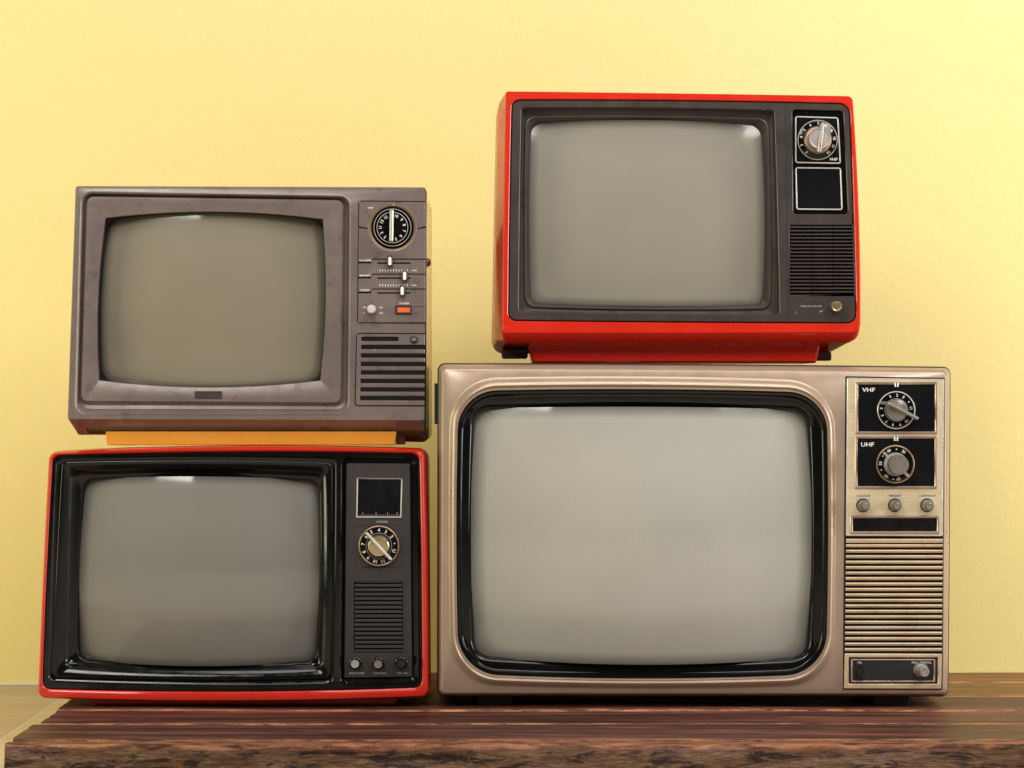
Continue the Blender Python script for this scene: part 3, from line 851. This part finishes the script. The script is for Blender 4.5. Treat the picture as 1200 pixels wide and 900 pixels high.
# ================================================================== upper right: red set with charcoal bezel
T = Set("red television with brown-black bezel, standing on the champagne television", 0.02, (795, CZ + (450 - 425.2) / 1000))
K = quad((599.6, 116.6), (996, 121), (1003.8, 379), (595.4, 376), (10, 13, 11, 9), (1.4, 0.8, 0.6, 0.6), k=8)
F = quad((592.6, 107), (999.2, 112.6), (1008.4, 390.5), (588.4, 391), (3, 6, 12, 4), (0.4, 3.0, 0.3, 0.6), k=8)
F2 = quad((592.4, 105), (999.6, 110.8), (1009.6, 401), (588.6, 402), (4, 7, 16, 6), (0.4, 3.2, 0.3, 0.6), k=8)
M2 = quad((584.8, 106), (1000.4, 110.8), (1009.6, 405), (580.6, 404), (14, 9, 24, 12), (0.3, 3.0, 0.3, 1.0), k=8)
NB = quad((581.2, 111), (1001, 114), (1009.5, 414.6), (575.0, 412.8), (16, 12, 40, 15), (0, 3, 0, 0.5), k=8)
T.loft("cabinet", [(inset(NB, 60), 300), (inset(NB, 14), 230), (inset(NB, 1), 200), (NB, 150), (NB, 95), (M2, 42), (F2, 17), (inset(F2, 0.5), 13.5), (inset(F, 0.1), 1.2), (inset(F, 1.4), 0.0),
                   (inset(K, -1.0), 0.0), (inset(K, -0.2), 0.7), (K, 4), (inset(K, 0.5), 9)], M['red'], cap_back=True)
W0 = quad((611, 126.4), (907.4, 129.4), (913.8, 369), (608, 365.4), 4, (1.5, 0.5, 1, 0.5), k=8)
DV = 923
bz = T.plate("bezel", inset(K, 1.2), 0.6, 10, M['charcoal_brown'], None,
             [W0, quad((928.5, 128), (988.4, 129.6), (994, 251), (929.8, 251), 4.5, n=3, k=5), quad((925.6, 263.6), (1001.4, 263.8), (1002.2, 346.2), (925.4, 346.2), 0.6, n=1, k=2)], bevel=0.9)
T.loft("bezel_gap", [(inset(K, -0.2), 3.2), (inset(K, 2.0), 3.2)], M['void'])
T.plate("divider_groove", quad((919.2, 121), (922.6, 121.2), (926.0, 376.5), (923.2, 376.5), 0.4, n=1, k=2), 0.35, 1.2, M['black'], None, bevel=0.15)
W2 = quad((617, 136.5), (900.2, 139), (903.2, 360.4), (616.2, 358.2), 11, (2.2, 1.4, 2.0, 1.0), k=8)
S = quad((622.2, 142.2), (894.2, 144.8), (896.6, 356), (621.6, 353.8), 11, (3.2, 2, 2.2, 1.2), k=8)
T.loft("screen_surround", [(inset(W0, -0.5), 2), (inset(W0, 0.4), 5), (inset(W0, 1.6), 12), (inset(W2, -2.0), 13), (inset(W2, -1.0), 10.4), (W2, 10.2), (inset(W2, 1.2), 12), (inset(S, -1.0), 19), (S, 24), (inset(S, 0.2), 45)], M['charcoal_brown'], smooth=50)
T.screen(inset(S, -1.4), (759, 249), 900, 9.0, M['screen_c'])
rec = T.plate("control_recess", quad((928, 127.4), (989, 129), (994.6, 251.6), (929.2, 251.6), 4, n=3, k=5), 5.0, 9, M['black_gloss'], bevel=0.2)
f1 = quad((932, 135.6), (983, 137.1), (986, 191.8), (932.2, 190.8), 3, n=3, k=5)
f2 = quad((932.2, 195.6), (986.2, 196.2), (988, 246), (933.4, 245.6), 3, n=3, k=5)
p1 = T.plate("dial_plate", inset(f1, 0.5), 3.4, 6, M['gloss_window'], rec, bevel=0.1)
T.plate("dial_plate_frame", f1, 2.7, 5, M['bright_trim'], p1, [inset(f1, 1.5)], bevel=0.35)
p2 = T.plate("tuning_window", inset(f2, 0.5), 3.4, 6, M['gloss_window'], rec, bevel=0.1)
T.plate("window_frame", f2, 2.7, 5, M['bright_trim'], p2, [inset(f2, 1.5)], bevel=0.35)
dc = (958.4, 163.8)
dl = T.lathe("channel_dial", dc, [(23.2, 4), (23.2, 2.6), (22.6, 2.2), (0, 2.2)], M['black_gloss'], p1, 64)
T.ringline("dial_rim", dc, 23.0, 0.9, 2.2, M['bright_trim'], dl)
T.lathe("knob_skirt", dc, [(16.6, 2.2), (16.2, -2), (14.6, -4), (13.6, -4.4), (0, -4.4)], M['bronze'], dl, 48)
T.lathe("knob_cap", dc, [(13.2, -4), (13.0, -19), (12.2, -20.4), (10.6, -20.2), (10.2, -19.4), (0, -19.4)], M['nickel'], dl, 48)
T.plate("pointer", bar((961.6, 145.6), (957.4, 180.8), 4.6), -24, -4, M['nickel'], dl, bevel=1.3)
T.plate("pointer_mark", bar((958.8, 169.4), (958.2, 175.2), 1.5), -24.3, -23, M['red_mark'], dl, bevel=0.2)
T.dial_numbers(dc, 19.6, [(-138, '2'), (-108, '3'), (-80, '4'), (-53, '5'), (-26, '6'), (2, '7'), (30, '8'), (56, '9'), (85, '10'), (112, '11'), (140, '12')], 4.5, 2.0, M['print'], dl)
T.text("VHF", (977, 186.4), 4.6, 3.2, M['print'], p1, sx=1.15)
gr = T.plate("speaker_grille", quad((925.2, 263.2), (1001.8, 263.4), (1002.6, 346.6), (925, 346.6), 0.4, n=1, k=2), 4.2, 9, M['void'], bevel=0.1)
for i in range(20):
    y = 265.2 + 4.22 * i
    x1 = 1001.2 + i * 0.03
    bm = bmesh.new()
    for xa, xb in ((926, 951.0), (952.0, 975.2), (976.2, x1)):
        xa, xb = xa + (i * 0.04 if xa > 930 else 0), xb + (i * 0.04 if xb < 1000 else 0)
        prof = [(y + 2.0, 4.4), (y + 1.9, 1.6), (y + 1.3, 0.9), (y + 0.4, 1.0), (y, 1.6), (y, 4.4)]
        A = [bm.verts.new(T.p((xa, q), d)) for q, d in prof]
        B = [bm.verts.new(T.p((xb, q), d)) for q, d in prof]
        for j in range(len(prof) - 1):
            bm.faces.new((A[j], A[j + 1], B[j + 1], B[j]))
        bm.faces.new(A)
        bm.faces.new(B)
    for xa in (950.5 + i * 0.04, 974.7 + i * 0.04):
        vs = [bm.verts.new(T.p(q, 2.6)) for q in ((xa, y), (xa + 2, y), (xa + 2, y + 1.6), (xa, y + 1.6))]
        bm.faces.new(vs)
    finish("slat", bm, M['charcoal_brown'], gr, 30)
T.text("TURN-ON VOLUME", (950.5, 358.8), 2.7, 0.45, M['print_dim'], bz, sx=1.05)
T.text("ON", (962, 364.8), 2.7, 0.45, M['print_dim'], bz)
kb = T.lathe("volume_knob", (978.4, 359.4), [(7.2, 1), (7.0, -0.5), (6.4, -1.0), (6.0, -1.0)], M['black'], None, 40)
T.lathe("knob_cap", (978.4, 359.4), [(6.2, -0.5), (6.2, -17), (5.4, -18.2), (4.6, -18.0), (4.3, -17.4), (0, -17.6)], M['brass'], kb, 40)
T.plate("base", quad((617, 398), (967, 399), (961, 425.2), (624, 425.2), 2), 38, 190, M['red'], bevel=2.5)
T.box("foot", 587.5, 408, 619, 419.8, 60, 92, M['rust_red'], None, 3, 1.2)
T.box("foot", 958, 411, 982, 422.2, 60, 92, M['rust_red'], None, 3, 1.2)
